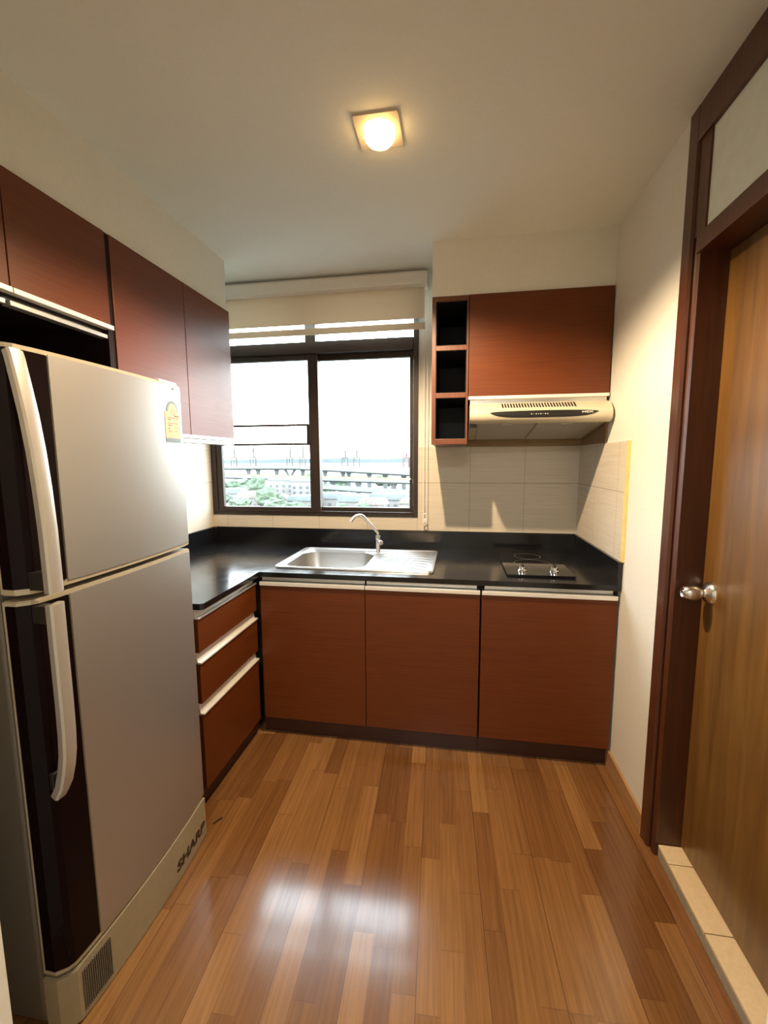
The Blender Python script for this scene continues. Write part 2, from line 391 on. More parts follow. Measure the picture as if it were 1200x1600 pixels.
# ------------------------------------------------------------------ window
win = thing('window_1', (-.905, YW, WZ0), 'dark brown aluminium sliding window above the sink', 'window', kind='structure')
f = MB(); y0, y1 = 2.652, 2.735
f.box(WX0, WX0+.035, y0, y1, WZ0, WZ1, .002); f.box(WX1-.030, WX1, y0, y1, WZ0, WZ1, .002)
f.box(WX0+.035, WX1-.030, y0, y1, WZ0, WZ0+.022, .002); f.box(WX0+.035, WX1-.030, y0, y1, WZ1-.03, WZ1, .002)
f.box(WX0+.035, WX1-.030, y0-.006, y1, 2.030, 2.100, .003)
f.box(-.923, -.857, y0+.004, y1, 2.10, WZ1-.03, .002)
f.box(WX0+.035, WX1-.030, y0-.004, y0+.008, WZ0+.022, WZ0+.030, .001)
f.build('window_frame', 'win_alu', win)
def sash(xa, xb, ga, gb, ya, yb, lab):
    s = MB(); za, zb = WZ0+.024, 2.030
    s.box(xa, ga, ya, yb, za, zb, .003); s.box(gb, xb, ya, yb, za, zb, .003)
    s.box(ga, gb, ya, yb, za, 1.086, .002); s.box(ga, gb, ya, yb, 1.996, zb, .002)
    o = s.build('sash', 'win_alu', win, label=lab)
    ym = (ya + yb) / 2
    MB().box(ga-.005, gb+.005, ym-.002, ym+.002, 1.081, 2.001).build('pane', 'glass', o)
    return o
sl = sash(-1.547, -.847, -1.508, -.912, 2.658, 2.688, 'left sliding sash in the inner track')
sr = sash(-.905, -.258, -.850, -.284, 2.696, 2.726, 'right sliding sash in the outer track')
MB().box(-.925, -.897, 2.646, 2.660, 1.478, 1.610, .004).build('sash_lock', 'rubber', sl)
MB().box(-.272, -.262, 2.686, 2.696, 1.50, 1.60, .002).build('pull_handle', 'rubber', sr)
MB().tube([(-.262, 2.690, 1.235), (-.262, 2.688, 1.262), (-.278, 2.682, 1.268), (-.288, 2.680, 1.262)], .0025, 8).build('latch_hook', 'chrome', sr, True)
for z in (1.603, 1.486):
    MB().box(-1.547, -.925, 2.648, 2.656, z-.007, z+.007, .003).build('guard_bar', 'win_alu', win, label='thin dark bar across the left sash')
for xa, xb in ((WX0+.033, -.921), (-.859, WX1-.028)):
    MB().box(xa, xb, 2.700, 2.704, 2.097, WZ1-.028).build('transom_pane', 'glass', win)

# ------------------------------------------------------------------ roller blind
bl = thing('roller_blind', (-.80, 2.55, 2.33), 'beige roller blind pulled down a little over the top of the window', 'blind')
BX0, BX1 = -1.455, -.168
MB().prism([(2.500, 2.334), (2.496, 2.345), (2.496, 2.392), (2.503, 2.402), (2.60, 2.402), (2.604, 2.395), (2.604, 2.334)], BX0, BX1, 'X', .002).build('cassette', 'blind_white', bl)
MB().box(BX0+.02, BX1-.02, 2.53, 2.57, 2.402, ZC).build('ceiling_bracket', 'alu', bl)
MB().box(BX0+.01, BX1-.018, 2.5490, 2.5502, 2.168, 2.336).build('fabric', 'fabric', bl)
MB().box(BX0+.01, BX1-.018, 2.5490, 2.5502, 2.144, 2.168).build('sheer_band', 'sheer', bl)
MB().box(BX0+.006, BX1-.015, 2.543, 2.557, 2.110, 2.146, .004).build('bottom_rail', 'fabric', bl)
ch = MB(); ch.tube([(-.189, 2.59, 2.34), (-.1895, 2.59, 1.7), (-.190, 2.59, 1.055)], .0016, 6); ch.tube([(-.171, 2.59, 2.34), (-.1705, 2.59, 1.7), (-.170, 2.59, 1.055)], .0016, 6)
ch.build('pull_cord', 'cord', bl, True)
MB().tube([(-.180 + .011*math.cos(t), 2.59, 1.030 + .035*math.sin(t)) for t in [2*PI*i/24 for i in range(25)]], .0032, 8).build('cord_loop', 'cord', bl, True)
MB().lathe([(.004, -.014), (.007, -.010), (.007, .010), (.004, .014)], (-.180, 2.588, 1.022), (0, 0, 1), 14).build('cord_weight', 'cord', bl, True)

# ------------------------------------------------------------------ ceiling downlight
LX, LY = -.255, 1.484
lp = thing('ceiling_downlight', (LX, LY, ZC), 'square ceiling downlight glowing warm orange', 'ceiling light')
pr = rrect(LX-.070, LX+.070, LY-.074, LY+.074, .004, 3)
def ringmesh(outer, cx, cy, r, z0, z1):
    mb = MB(); n = len(outer)
    def circ(z, rr): 
        out = []
        for p in outer:
            a = math.atan2(p[1]-cy, p[0]-cx); out.append((cx+rr*math.cos(a), cy+rr*math.sin(a), z))
        return out
    mb.loops([circ(z1, r), [(p[0], p[1], z1) for p in outer], [(p[0], p[1], z0) for p in outer], circ(z0, r), circ(z1, r)], cap=False)
    return mb
outer = []
for i in range(64):
    a = 2*PI*i/64 + PI/64; c_, s_ = math.cos(a), math.sin(a); k = min(.070/abs(c_), .074/abs(s_)); outer.append((LX + k*c_, LY + k*s_))
ringmesh(outer, LX, LY, .056, ZC-.006, ZC).build('trim_plate', 'lamp_trim', lp)
MB().lathe([(.056, -.006), (.055, -.001), (.050, .0)], (LX, LY, ZC-.0005), n=40, cap=False).build('reflector', 'lamp_bowl', lp, True)
MB().lathe([(.044, 0), (.048, -.014), (.046, -.028), (.038, -.038), (.024, -.045), (.0, -.048)], (LX+.003, LY-.002, ZC-.0005), n=40, cap=False).build('bulb', 'glow', lp, True)
ll = bpy.data.lights.new('downlight_lamp', 'SPOT'); ll.energy = LAMP_W; ll.color = (1.0, .73, .45); ll.spot_size = math.radians(148); ll.spot_blend = .42; ll.shadow_soft_size = .018
lo = bpy.data.objects.new('downlight_lamp', ll); COL.objects.link(lo); lo.parent = lp; lo.location = (.010, -.020, -.085)

# ------------------------------------------------------------------ countertop, splashback
CT, CH = .85, .024
ct = thing('countertop', (-.4, 2.3, CT-CH), 'black polished stone worktop running in an L around the corner', 'countertop')
SX0, SX1, SY0, SY1 = -.900, -.096, 2.022, 2.518
hx0, hx1, hy0, hy1 = SX0+.02, SX1-.02, SY0+.02, SY1-.02
c = MB(); YF = 1.938; YB = 2.645; XE = XR - .002; XBL = XL + .026
c.box(-.935, hx0, YF, YB, CT-CH, CT); c.box(hx1, XE-.018, YF, YB, CT-CH, CT)
c.box(hx0, hx1, YF, hy0, CT-CH, CT); c.box(hx0, hx1, hy1, YB, CT-CH, CT)
c.prism([(XBL, 1.456), (-.947, 1.456), (-.935, 1.468), (-.935, YB), (XBL, YB)], CT-CH, CT, 'Z')
c.build('worktop_slab', 'granite', ct)
b = MB(); ZB = .952
b.box(XBL, XE, YB, YW-.008, CT-CH, ZB, .0015).build('splashback', 'granite', ct, label='black stone upstand under the window')
MB().box(XE-.018, XE, YF-.002, YB, CT-CH, ZB, .0015).build('splashback', 'granite', ct, label='black stone upstand on the right wall')
MB().box(XL+.008, XBL, 1.456, YB, CT-CH, ZB, .0015).build('splashback', 'granite', ct, label='black stone upstand on the left wall')

# ------------------------------------------------------------------ sink and tap
sk = thing('kitchen_sink', (-.5, 2.27, CT), 'stainless steel sink with one bowl and a ribbed drainboard', 'sink')
N = 8
def R3(x0, x1, y0, y1, r, z): return [(p[0], p[1], z) for p in rrect(x0, x1, y0, y1, r, N)]
bx0, bx1, by0, by1 = -.868, -.452, 2.062, 2.440
s = MB()
s.loops([R3(SX0, SX1, SY0, SY1, .03, CT+.001), R3(SX0+.003, SX1-.003, SY0+.003, SY1-.003, .028, CT+.008), R3(SX0+.012, SX1-.012, SY0+.012, SY1-.012, .024, CT+.009),
         R3(SX0+.020, SX1-.020, SY0+.020, SY1-.020, .020, CT+.004),
         R3(bx0-.008, bx1+.008, by0-.008, by1+.008, .085, CT+.004), R3(bx0, bx1, by0, by1, .08, CT-.003), R3(bx0+.008, bx1-.008, by0+.008, by1-.008, .075, CT-.10),
         R3(bx0+.030, bx1-.030, by0+.030, by1-.030, .06, CT-.148), R3(bx0+.15, bx1-.15, by0+.13, by1-.13, .03, CT-.156)], cap=False)
s.bm.verts.ensure_lookup_table()
s.bm.faces.new([v for v in s.bm.verts[-len(rrect(0, 1, 0, 1, .1, N)):]])
s.build('basin', 'steel_sink', sk, True)
d = MB().lathe([(.0, .003), (.034, .003), (.040, .0), (.040, -.002)], ((bx0+bx1)/2, (by0+by1)/2, CT-.153), n=28, cap=False).build('drain', 'chrome', sk, True)
for i in range(8):
    t = i / 7; ya = 2.180 + .235 * t; yb = 2.062 + .405 * t; xa, xb = -.400 + .012*abs(t-.5), -.135
    rb = MB(); pts = []
    A = Vector((xa, ya, CT+.0035)); B = Vector((xb, yb, CT+.0035)); dd = (B - A).normalized(); sd = Vector((-dd.y, dd.x, 0))
    rb.loops([[A - sd*.003, A + Vector((0, 0, .002)), A + sd*.003], [A + dd*.02 - sd*.007, A + dd*.02 + Vector((0, 0, .0065)), A + dd*.02 + sd*.007],
              [B - dd*.02 - sd*.012, B - dd*.02 + Vector((0, 0, .0065)), B - dd*.02 + sd*.012], [B - sd*.004, B + Vector((0, 0, .002)), B + sd*.004]])
    rb.build('drainboard_rib', 'steel_sink', sk, True)
FX, FY = -.432, 2.405
fc = thing('kitchen_faucet', (FX, FY, CT+.004), 'slim brushed steel swan-neck tap at the back of the sink', 'faucet')
MB().lathe([(.0150, .0005), (.015, .004), (.0115, .006), (.0115, .062), (.0125, .066), (.0125, .084), (.009, .088), (.009, .096), (.0, .097)], (FX, FY, CT+.004), n=24).build('faucet_body', 'steel', fc, True)
MB().lathe([(.0065, 0), (.0065, .018), (.0125, .020), (.0140, .030), (.0125, .040), (.004, .042)], (FX+.004, FY-.006, CT+.075), (.5, -.80, 0), 20).build('tap_knob', 'steel', fc, True)
ph = [(FX, FY, CT+.085), (FX, FY, CT+.118), (FX-.002, FY-.001, CT+.126), (FX-.008, FY-.004, CT+.134)]
e0 = Vector((FX-.008, FY-.004, CT+.134)); e1 = Vector((FX-.070, FY-.035, CT+.214))
ph.append(tuple(e0.lerp(e1, .5))); ph.append(tuple(e1))
for k, (dx, dz) in enumerate([(-.078, .222), (-.088, .228), (-.100, .229), (-.112, .226), (-.123, .218), (-.132, .207), (-.139, .195)]):
    ph.append((FX+dx, FY+dx*.5, CT+dz))
MB().tube(ph, .0080, 16).build('spout', 'steel', fc, True)
for k in range(2):
    MB().box(FX+(.008, -.012)[k], FX+(.012, -.008)[k], FY-.005, FY+.003, CT+.088, CT+.108, .001).build('fin', 'chrome', fc)

# ------------------------------------------------------------------ hob
hb = thing('glass_hob', (.388, 2.26, CT), 'narrow black glass hob with two chrome knobs set on the worktop', 'hob')
HX0, HX1, HY0, HY1 = .238, .540, 2.026, 2.510
MB().box(HX0, HX1, HY0, HY1, CT+.004, CT+.010, .0015).build('glass_top', 'glass_black', hb)
MB().box(HX0+.008, HX1-.008, HY0+.008, HY1-.008, CT, CT+.004).build('gasket', 'rubber', hb)
for kx in (.317, .462):
    kb = MB().lathe([(.021, 0), (.021, .004), (.017, .008), (.016, .020), (.012, .023), (.0, .024)], (kx, 2.145-.04, CT+.010), n=24).build('knob', 'chrome', hb, True)
    MB().box(kx-.004, kx+.004, 2.105-.018, 2.105+.018, CT+.0325, CT+.042, .002).build('grip', 'rubber', kb)
for cy, r in ((2.255, .088), (2.425, .066)):
    ring = MB(); ring.loops([[(.388+rr*math.cos(2*PI*i/64), cy+rr*math.sin(2*PI*i/64), z) for i in range(64)] for rr, z in ((r, CT+.0100), (r+.0015, CT+.0106), (r+.003, CT+.0100))], cap=False)
    ring.build('cooking_zone_ring', plain('zone_print', (.10, .10, .10), .4) if 'zone' not in M else M['zone'], hb)

# ------------------------------------------------------------------ base cabinets
def j_handle(x0, x1, y_front, z_lip0, z_lip1, z_ch1, parent, axis='Y'):
    """aluminium profile on the top edge of a front: pale lip and grey channel behind it"""
    if axis == 'Y':
        l_ = MB().box(x0, x1, y_front-.008, y_front+.012, z_lip0, z_lip1, .0015); c_ = MB().box(x0+.003, x1-.003, y_front+.022, y_front+.026, z_lip1-.002, z_ch1)
    else:
        l_ = MB().box(y_front-.010, y_front+.006, x0, x1, z_lip0, z_lip0+.007, .0015)
        c_ = MB().prism([(y_front-.0105, z_lip0), (y_front-.0105, z_lip0+.006), (y_front-.017, z_ch1-.003), (y_front-.017, z_ch1), (y_front-.022, z_ch1), (y_front-.022, z_lip0)], x0+.002, x1-.002, 'Y')
    h = l_.build('handle_strip', 'alu_lip', parent); c_.build('channel', 'alu' if axis == 'Y' else 'alu_lip', h); return h
YD = 1.949
def base_unit(name, x0, x1, doors, label, group, filler=None):
    t = thing(name, ((x0+x1)/2, 2.3, 0), label, 'kitchen cabinet', group)
    k = MB(); yb = YW - .03
    k.box(x0, x0+.016, YD+.019, yb, .09, .824); k.box(x1-.016, x1, YD+.019, yb, .09, .824)
    k.box(x0+.016, x1-.016, YD+.019, yb, .09, .106); k.box(x0+.016, x1-.016, yb-.01, yb, .106, .824)
    k.box(x0+.016, x1-.016, YD+.027, YD+.045, .70, .824)
    k.build('carcass', 'cab_dark', t)
    for a, bb in doors:
        dr = MB().box(a, bb, YD, YD+.018, .094, .782, .0015).build('door', 'cab_h', t)
        j_handle(a, bb, YD, .782, .800, .826, dr)
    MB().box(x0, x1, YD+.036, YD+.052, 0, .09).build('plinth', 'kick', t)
    return t
base_unit('sink_base_cabinet', -.955, .1165, [(-.938, -.4165), (-.4135, .114)], 'dark red-brown two-door base cabinet under the sink', 'base cabinets on the window side')
bu = base_unit('hob_base_cabinet', .1185, .694, [(.122, .690)], 'dark red-brown single-door base cabinet under the hob', 'base cabinets on the window side')
du = thing('drawer_unit', (-1.27, 1.7, 0), 'dark red-brown three-drawer base unit between refrigerator and corner', 'kitchen cabinet')
k = MB(); XD = -.957
k.box(-1.56, XD-.019, 1.456, 1.472, .09, .824); k.box(-1.56, XD-.019, 1.93, 1.946, .09, .824); k.box(-1.56, XD-.019, 1.472, 1.93, .09, .106); k.box(-1.56, -1.55, 1.472, 1.93, .106, .824)
k.box(XD-.045, XD-.027, 1.472, 1.93, .106, .824)
k.build('carcass', 'cab_dark', du)
for za, zb, zc in ((.656, .790, .826), (.450, .612, .654), (.090, .404, .448)):
    dr = MB().box(XD-.018, XD, 1.454, 1.941, za, zb-.001, .0015).build('drawer', 'cab_h', du)
    j_handle(1.454, 1.941, XD, zb-.001, zb+.014, zc, dr, 'X')
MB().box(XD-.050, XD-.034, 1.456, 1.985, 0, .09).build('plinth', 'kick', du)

# ------------------------------------------------------------------ wall cabinets, left
XF = -1.193
lt = thing('wall_cabinet', (-1.4, 1.84, 1.50), 'tall red-brown two-door wall cabinet left of the window', 'wall cabinet')
k = MB(); k.box(XL+.002, XF-.020, 1.402, 2.242, 1.500, 2.163); k.build('carcass', 'cab_dark', lt)
for a, bb in ((1.432, 1.8455), (1.8485, 2.243)):
    dr = MB().box(XF-.018, XF, a, bb, 1.503, 2.162, .0015).build('door', 'cab_h', lt)
    h = MB().box(XF-.018, XF+.006, a, bb, 1.488, 1.503, .0015).build('handle_strip', 'alu_lip', dr)
    MB().box(XF-.060, XF-.004, a, bb, 1.468, 1.487, .0015).build('channel', 'alu_lip', h)
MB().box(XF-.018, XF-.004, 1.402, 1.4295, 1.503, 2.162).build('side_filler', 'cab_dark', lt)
of = thing('over_fridge_cabinet', (-1.4, .95, 1.83), 'shallow red-brown wall cabinet above the refrigerator', 'wall cabinet')
k = MB(); k.box(XL+.002, XF-.020, .52, 1.400, 1.832, 2.163); k.build('carcass', 'cab_dark', of)
for a, bb in ((1.0625, 1.411), (.712, 1.0595)):
    dr = MB().box(XF-.018, XF, a, bb, 1.853, 2.162, .0015).build('door', 'cab_h', of)
    h = MB().box(XF-.018, XF+.010, a, bb+.004 if bb > 1.2 else bb, 1.838, 1.853, .0015).build('handle_strip', 'alu_lip', dr)
    k = MB(); k.box(XF-.034, XF-.030, a, bb-.010, 1.822, 1.838); k.box(XF-.034, XF-.006, a, bb-.010, 1.808, 1.821, .001)
    k.build('channel', 'alu', h)
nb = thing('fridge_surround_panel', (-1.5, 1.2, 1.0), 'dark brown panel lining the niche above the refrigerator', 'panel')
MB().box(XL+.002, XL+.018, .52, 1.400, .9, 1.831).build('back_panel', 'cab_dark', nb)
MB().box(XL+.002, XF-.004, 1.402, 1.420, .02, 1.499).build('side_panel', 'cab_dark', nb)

# ------------------------------------------------------------------ wall cabinet, right, and open shelves
rc = thing('wall_cabinet', (.376, 2.45, 1.69), 'red-brown wall cabinet with one wide flap door above the cooker hood', 'wall cabinet')
MB().box(.056, .696, 2.2345, YW-.002, 1.690, 2.163).build('carcass', 'cab_side', rc)
dr = MB().box(.0535, .694, 2.2145, 2.2325, 1.688, 2.161, .0015).build('door', 'cab_h', rc)
h = MB().box(.0535, .694, 2.2065, 2.2325, 1.673, 1.688, .0015).build('handle_strip', 'alu_lip', dr)
MB().box(.062, .688, 2.226, 2.232, 1.652, 1.673).build('channel', 'alu', h)
sh = thing('open_shelf_unit', (-.04, 2.45, 1.46), 'narrow red-brown open shelf tower with three black pigeonholes', 'shelf')
S0, S1, SF = -.1255, .0515, 2.2285
for xa, xb in ((S0, S0+.019), (S1-.009, S1)):
    MB().box(xa, xb, SF, YW-.002, 1.461, 2.163, .001).build('side_panel', 'cab_side', sh)
MB().box(S0+.019, S1-.009, YW-.02, YW-.002, 1.461, 2.163).build('back_panel', 'black_liner', sh)
for za, zb in ((1.461, 1.487), (1.687, 1.711), (1.913, 1.936), (2.141, 2.163)):
    MB().box(S0+.019, S1-.009, SF, YW-.02, za, zb, .001).build('shelf_board', 'cab_side', sh)
li = MB()
for za, zb in ((1.487, 1.687), (1.711, 1.913), (1.936, 2.141)):
    li.box(S0+.0192, S0+.0215, SF+.004, YW-.02, za, zb); li.box(S1-.0115, S1-.0092, SF+.004, YW-.02, za, zb)
    li.box(S0+.0215, S1-.0115, SF+.004, YW-.02, za, za+.002); li.box(S0+.0215, S1-.0115, SF+.004, YW-.02, zb-.002, zb)
li.build('black_lining', 'black_liner', sh, label='black lining of the pigeonholes')

# ------------------------------------------------------------------ cooker hood
hd = thing('range_hood', (.375, 2.4, 1.50), 'slim beige cooker hood with black control strip', 'cooker hood')
G0, G1 = .060, .690
prof = [(2.600, 1.650), (2.190, 1.651), (2.168, 1.645), (2.136, 1.620), (2.127, 1.605), (2.124, 1.588), (2.129, 1.570), (2.142, 1.556), (2.160, 1.552), (2.166, 1.566),
        (2.600, 1.496)]
MB().prism(prof, G0, G1, 'X', .004).build('hood_body', 'hood', hd, True)
# slots on the sloping top
def slope_pt(x, t, dpt):   # t: 0 at (2.165,1.640) .. 1 at (2.138,1.622)
    a = Vector((0, 2.168, 1.645)); bq = Vector((0, 2.136, 1.620)); p = a.lerp(bq, t); nrm = Vector((0, -.615, .79)).normalized()
    return Vector((x, p.y, p.z)) + nrm * dpt
for i in range(26):
    x = .205 + i * .0128
    q = MB(); A = [slope_pt(x, .05, -.001), slope_pt(x+.0068, .05, -.001), slope_pt(x+.0105, .92, -.001), slope_pt(x+.0037, .92, -.001)]
    B = [p + Vector((0, -.0011, .0017)) for p in A]
    q.loops([A, B]); q.build('vent_slot', 'rubber', hd)
# control strip : follows the nose of the hood
def nose(x, z, dpt):
    pr_ = [(1.620, 2.136), (1.605, 2.127), (1.588, 2.124), (1.570, 2.129), (1.556, 2.142)]
    for (za, ya), (zb, yb) in zip(pr_, pr_[1:]):
        if zb <= z <= za: y = ya + (yb-ya) * (z-za) / (zb-za); break
    else: y = 2.138 if z > 1.6 else 2.142
    return Vector((x, y - dpt, z))
V = []; Fc = []; nn = 40
for i in range(nn + 1):
    t = i / nn; x = .150 + .478 * t; e = min(1.0, math.sqrt(max(0, 1 - abs(2*t-1)**10)))
    top = 1.603 + .004*(1 - (2*t-1)**2); bot = 1.592 - .017*(1 - (2*t-1)**4) ** .8
    mid = 1.598
    for k_ in range(5):
        z = (mid + (top-mid)*e) + ((mid + (bot-mid)*e) - (mid + (top-mid)*e)) * k_/4; V.append((x, z))
for i in range(nn):
    for k_ in range(4): a = i*5+k_; Fc.append((a, a+1, a+6, a+5))
cs = sheet('control_strip', V, Fc, nose, 'rubber', hd, thick=.0016)
tv, tf = text_mesh('MEX', .0150, 0, .0005, 1.05, 1.6)
sheet('logo', tv, tf, lambda a, b_, dpt: nose(.556 + a, 1.592 + b_*.75, .0017 + dpt), 'silver_print', cs, label='MEX lettering', thick=.0004)
for i, sz in enumerate((.004, .002, .004, .003, .004, .002, .004, .004)):
    x = .338 + i * .010
    v_, f_ = rect_sheet(x-sz/2*1.3, x+sz/2*1.3, 1.591-sz/2, 1.591+sz/2)
    sheet('button', v_, f_, lambda a, b_, dpt: nose(a, b_, .0017 + dpt), 'silver_print', cs, thick=.0006)
for xa, xb in ((G0+.045, .372), (.378, G1-.045)):
    q = MB(); ya, yb = 2.200, 2.570
    zf = lambda y: 1.566 + (1.496-1.566) * (y-2.166) / (2.600-2.166)
    q.prism([(ya, zf(ya)), (ya, zf(ya)-.006), (yb, zf(yb)-.006), (yb, zf(yb))], xa, xb, 'X', .001)
    fl = q.build('grease_filter', 'hood_side', hd)
    MB().box((xa+xb)/2-.022, (xa+xb)/2+.022, 2.205, 2.215, zf(2.21)-.010, zf(2.21)-.0065, .001).build('filter_clip', 'alu', fl)
MB().box(G0+.004, G0+.034, 2.185, 2.225, 1.538, 1.560, .002).build('lamp_switch_box', 'rubber', hd)
pp = thing('hood_backing_board', (.376, 2.64, 1.46), 'bare plywood strip on the wall behind the cooker hood', 'board')
MB().box(.0535, .695, 2.622, YW-.001, 1.460, 1.640).build('back_board', 'ply', pp)
MB().box(.6915, .6985, 2.225, 2.622, 1.460, 1.640).build('side_board', 'ply', pp)

# ------------------------------------------------------------------ refrigerator
FYc, FHW = 1.056, .291
def fx(y):
    t = (y - FYc) / FHW; return -.9035 + .016 * max(0, 1 - t*t)
fr = thing('refrigerator', (-1.22, 1.056, 0), 'tall silver two-door refrigerator with black handle side', 'refrigerator')
MB().box(-1.545, -.966, .762, 1.350, .025, 1.618, .008, 3).build('body', 'fr_body', fr)
def door_profile(y0, y1, d, inner=-.962, chamfer=True, n=14):
    P = []
    if chamfer: P += [(inner, y0), (fx(y0)-.024, y0), (fx(y0)-.004, y0+.016)]; ys = y0 + .028
    else: P += [(inner, y0)]; ys = y0
    for i in range(n + 1):
        y = ys + (y1-ys) * i / n; P.append((fx(y) + d, y))
    P.append((inner, y1)); return P
def fridge_door(name, z0, z1, lab):
    D = MB().prism(door_profile(.765, 1.348, 0), z0, z1, 'Z', .0025).build(name, 'fr_trim', fr, label=lab)
    # black handle side, wraps round the chamfered edge
    y0 = .764; a = [(-.955, y0), (fx(y0)-.0245, y0-.001), (fx(y0)-.003, y0+.014)] + [(fx(y)+.002, y) for y in (.79, .81, .83, .845, .860)]
    bq = [(-.957, .768)] + [(fx(y)-.006, y) for y in (.86,)]
    MB().prism(a + bq[::-1][:1] + [(-.94, .80)], z0+.014, z1-.010, 'Z', .001).build('black_side_panel', 'fr_black', D)
    P = [(fx(y)+.0022, y) for y in [.8635 + (1.3455-.8635)*i/16 for i in range(17)]]; Q = [(p[0]-.006, p[1]) for p in P]
    MB().prism(P + Q[::-1], z0+.010, z1-.008, 'Z', .0012).build('silver_panel', 'fr_silver', D)
    return D
fd = fridge_door('freezer_door', 1.100, 1.628, 'upper freezer door')
md = fridge_door('main_door', .160, 1.087, 'lower main door')
def handle(path, parent):
    rings = []
    for i, (x, z) in enumerate(path):
        a = Vector(path[max(i-1, 0)]); bq = Vector(path[min(i+1, len(path)-1)]); t = (bq - a).normalized(); nx = Vector((t.y, -t.x))
        if nx.x < 0: nx = -nx
        sec = [(.774, -.014), (.772, .000), (.775, .005), (.795, .006), (.808, .000), (.809, -.006), (.806, -.014)]
        rings.append([(x + nx.x * dd, y, z + nx.y * dd) for y, dd in sec])
    return MB().loops(rings).build('door_handle', 'fr_handle', parent, True)
handle([(-.893, 1.614), (-.889, 1.600), (-.880, 1.550), (-.869, 1.485), (-.860, 1.41), (-.854, 1.33), (-.850, 1.24), (-.849, 1.106)], fd)
handle([(-.851, 1.080), (-.851, .95), (-.851, .85), (-.852, .78), (-.855, .73), (-.862, .69), (-.873, .650), (-.888, .622)], md)
for z, par in ((1.585, fd), (1.13, fd), (1.055, md), (.66, md)):
    MB().box(fx(.79)-.004, -.862 if 0.7 < z < 1.5 else -.893, .778, .804, z-.02, z+.02, .002).build('handle_mount', 'rubber', par)
# kick plate with grille and maker's name
kz = .152
kk = MB().prism(door_profile(.764, 1.349, .003, -.965), .004, kz, 'Z', .003).build('kick_plate', 'fr_kick', fr)
for i in range(15):
    y = .803 + i * .0056
    MB().box(fx(y)+.0015, fx(y)+.0055, y, y+.0026, .022, .132).build('grille_fin', 'fr_body', kk)
tv, tf = text_mesh('SHARP', .050, .12, .0022, 1.02, 1.0)
wd = max(a for a, _ in tv); hgt = max(b_ for _, b_ in tv)
sheet('maker_name', [(a/wd*.182, b_/hgt*.036) for a, b_ in tv], tf, lambda a, b_, dpt: Vector((fx(1.156+a)+.0032+dpt, 1.156+a, .036+b_)), 'ink', kk, label='SHARP lettering')
def onf(a, b_, dpt): return Vector((fx(a) + .0024 + dpt, a, b_))
# energy label
v_, f_ = rect_sheet(1.249, 1.333, 1.458, 1.540, 6); el = sheet('energy_label', v_, f_, onf, 'lab_peach', fd, label='peach energy sticker with a dial')
def arc(r0, r1, cy, cz, a0, a1, n=24):
    V = []; Fc = []
    for i in range(n+1):
        t = math.radians(a0 + (a1-a0)*i/n); V += [(cy + r0*math.cos(t), cz + r0*math.sin(t)), (cy + r1*math.cos(t), cz + r1*math.sin(t))]
    for i in range(n): Fc.append((2*i, 2*i+1, 2*i+3, 2*i+2))
    return V, Fc
onf2 = lambda a, b_, dpt: onf(a, b_, dpt + .0007)
v_, f_ = arc(.0001, .0262, 1.293, 1.5405, 0, 180); sheet('dial_face', v_, f_, onf, 'lab_peach', el)
v_, f_ = arc(.0262, .0345, 1.293, 1.5405, 0, 180); sheet('dial_arc', v_, f_, onf, 'lab_blue', el)
v_, f_ = rect_sheet(1.249, 1.333, 1.444, 1.458, 4); sheet('footer_band', v_, f_, onf, 'lab_blue', el)
v_, f_ = arc(.0085, .0105, 1.296, 1.541, 0, 360, 32); sheet('dial_ring', v_, f_, onf2, 'lab_blue', el, thick=.0002)
for (a, bb, z, h_) in ((1.262, 1.330, 1.521, .0016), (1.262, 1.280, 1.515, .002), (1.262, 1.325, 1.504, .0014), (1.300, 1.328, 1.527, .003), (1.264, 1.286, 1.497, .002), (1.264, 1.272, 1.486, .003), (1.264, 1.284, 1.478, .0016), (1.298, 1.326, 1.491, .0012), (1.298, 1.320, 1.480, .0012)):
    v_, f_ = rect_sheet(a, bb, z, z+h_, 3); sheet('print_line', v_, f_, onf2, 'ink', el, thick=.0002)
v_, f_ = rect_sheet(1.300, 1.340, 1.611, 1.6165, 3); bd = sheet('badge', v_, f_, onf, 'silver_print', fd, label='tiny silver badge', thick=.001)
v_, f_ = rect_sheet(1.300, 1.305, 1.6105, 1.617, 1); sheet('badge_dot', v_, f_, lambda a, b_, dpt: onf(a, b_, dpt+.001), 'lab_red', bd)
MB().box(-.960, -.912, 1.262, 1.346, 1.6285, 1.640, .003).build('hinge_cover', 'alu_lip', fr, label='white hinge cover')
for px, py in ((-1.50, .80), (-1.50, 1.31), (-.99, .80), (-.99, 1.31)):
    MB().lathe([(.018, 0), (.018, .020), (.010, .026)], (px, py, 0), n=16).build('foot', 'rubber', fr, True)

# ------------------------------------------------------------------ brown door in the right wall
dn = thing('door_1', (.78, 1.1, 0), 'brown flush wooden door with a dark frame and a white transom panel', 'door', kind='structure')
Y0, Y1 = .700, 1.508
fm = MB()
fm.prism([(XR-.010, 1.594), (XR-.010, 1.545), (XR-.002, 1.540), (XR+.006, 1.540), (XR+.006, 1.532), (XR, 1.530), (XR, 1.520), (XR+.004, Y1), (XR+.105, Y1), (XR+.105, 1.593), (XR, 1.594)], 0, ZC-.001, 'Z', .001)
fm.prism([(XR-.010, .602), (XR-.010, .672), (XR+.006, .68), (XR+.004, Y0), (XR+.105, Y0), (XR+.105, .602)], 0, ZC-.001, 'Z', .001)
fm.box(XR-.009, XR+.104, .672, 1.545, 2.312, ZC-.001, .001); fm.box(XR-.004, XR+.104, Y0, 1.520, 1.990, 2.046, .002)
fm.box(XR-.003, XR+.10, 1.479, 1.535, 2.040, 2.320, .001)
fm.build('door_frame', 'frame_wood', dn, label='dark red-brown frame reaching to the ceiling')
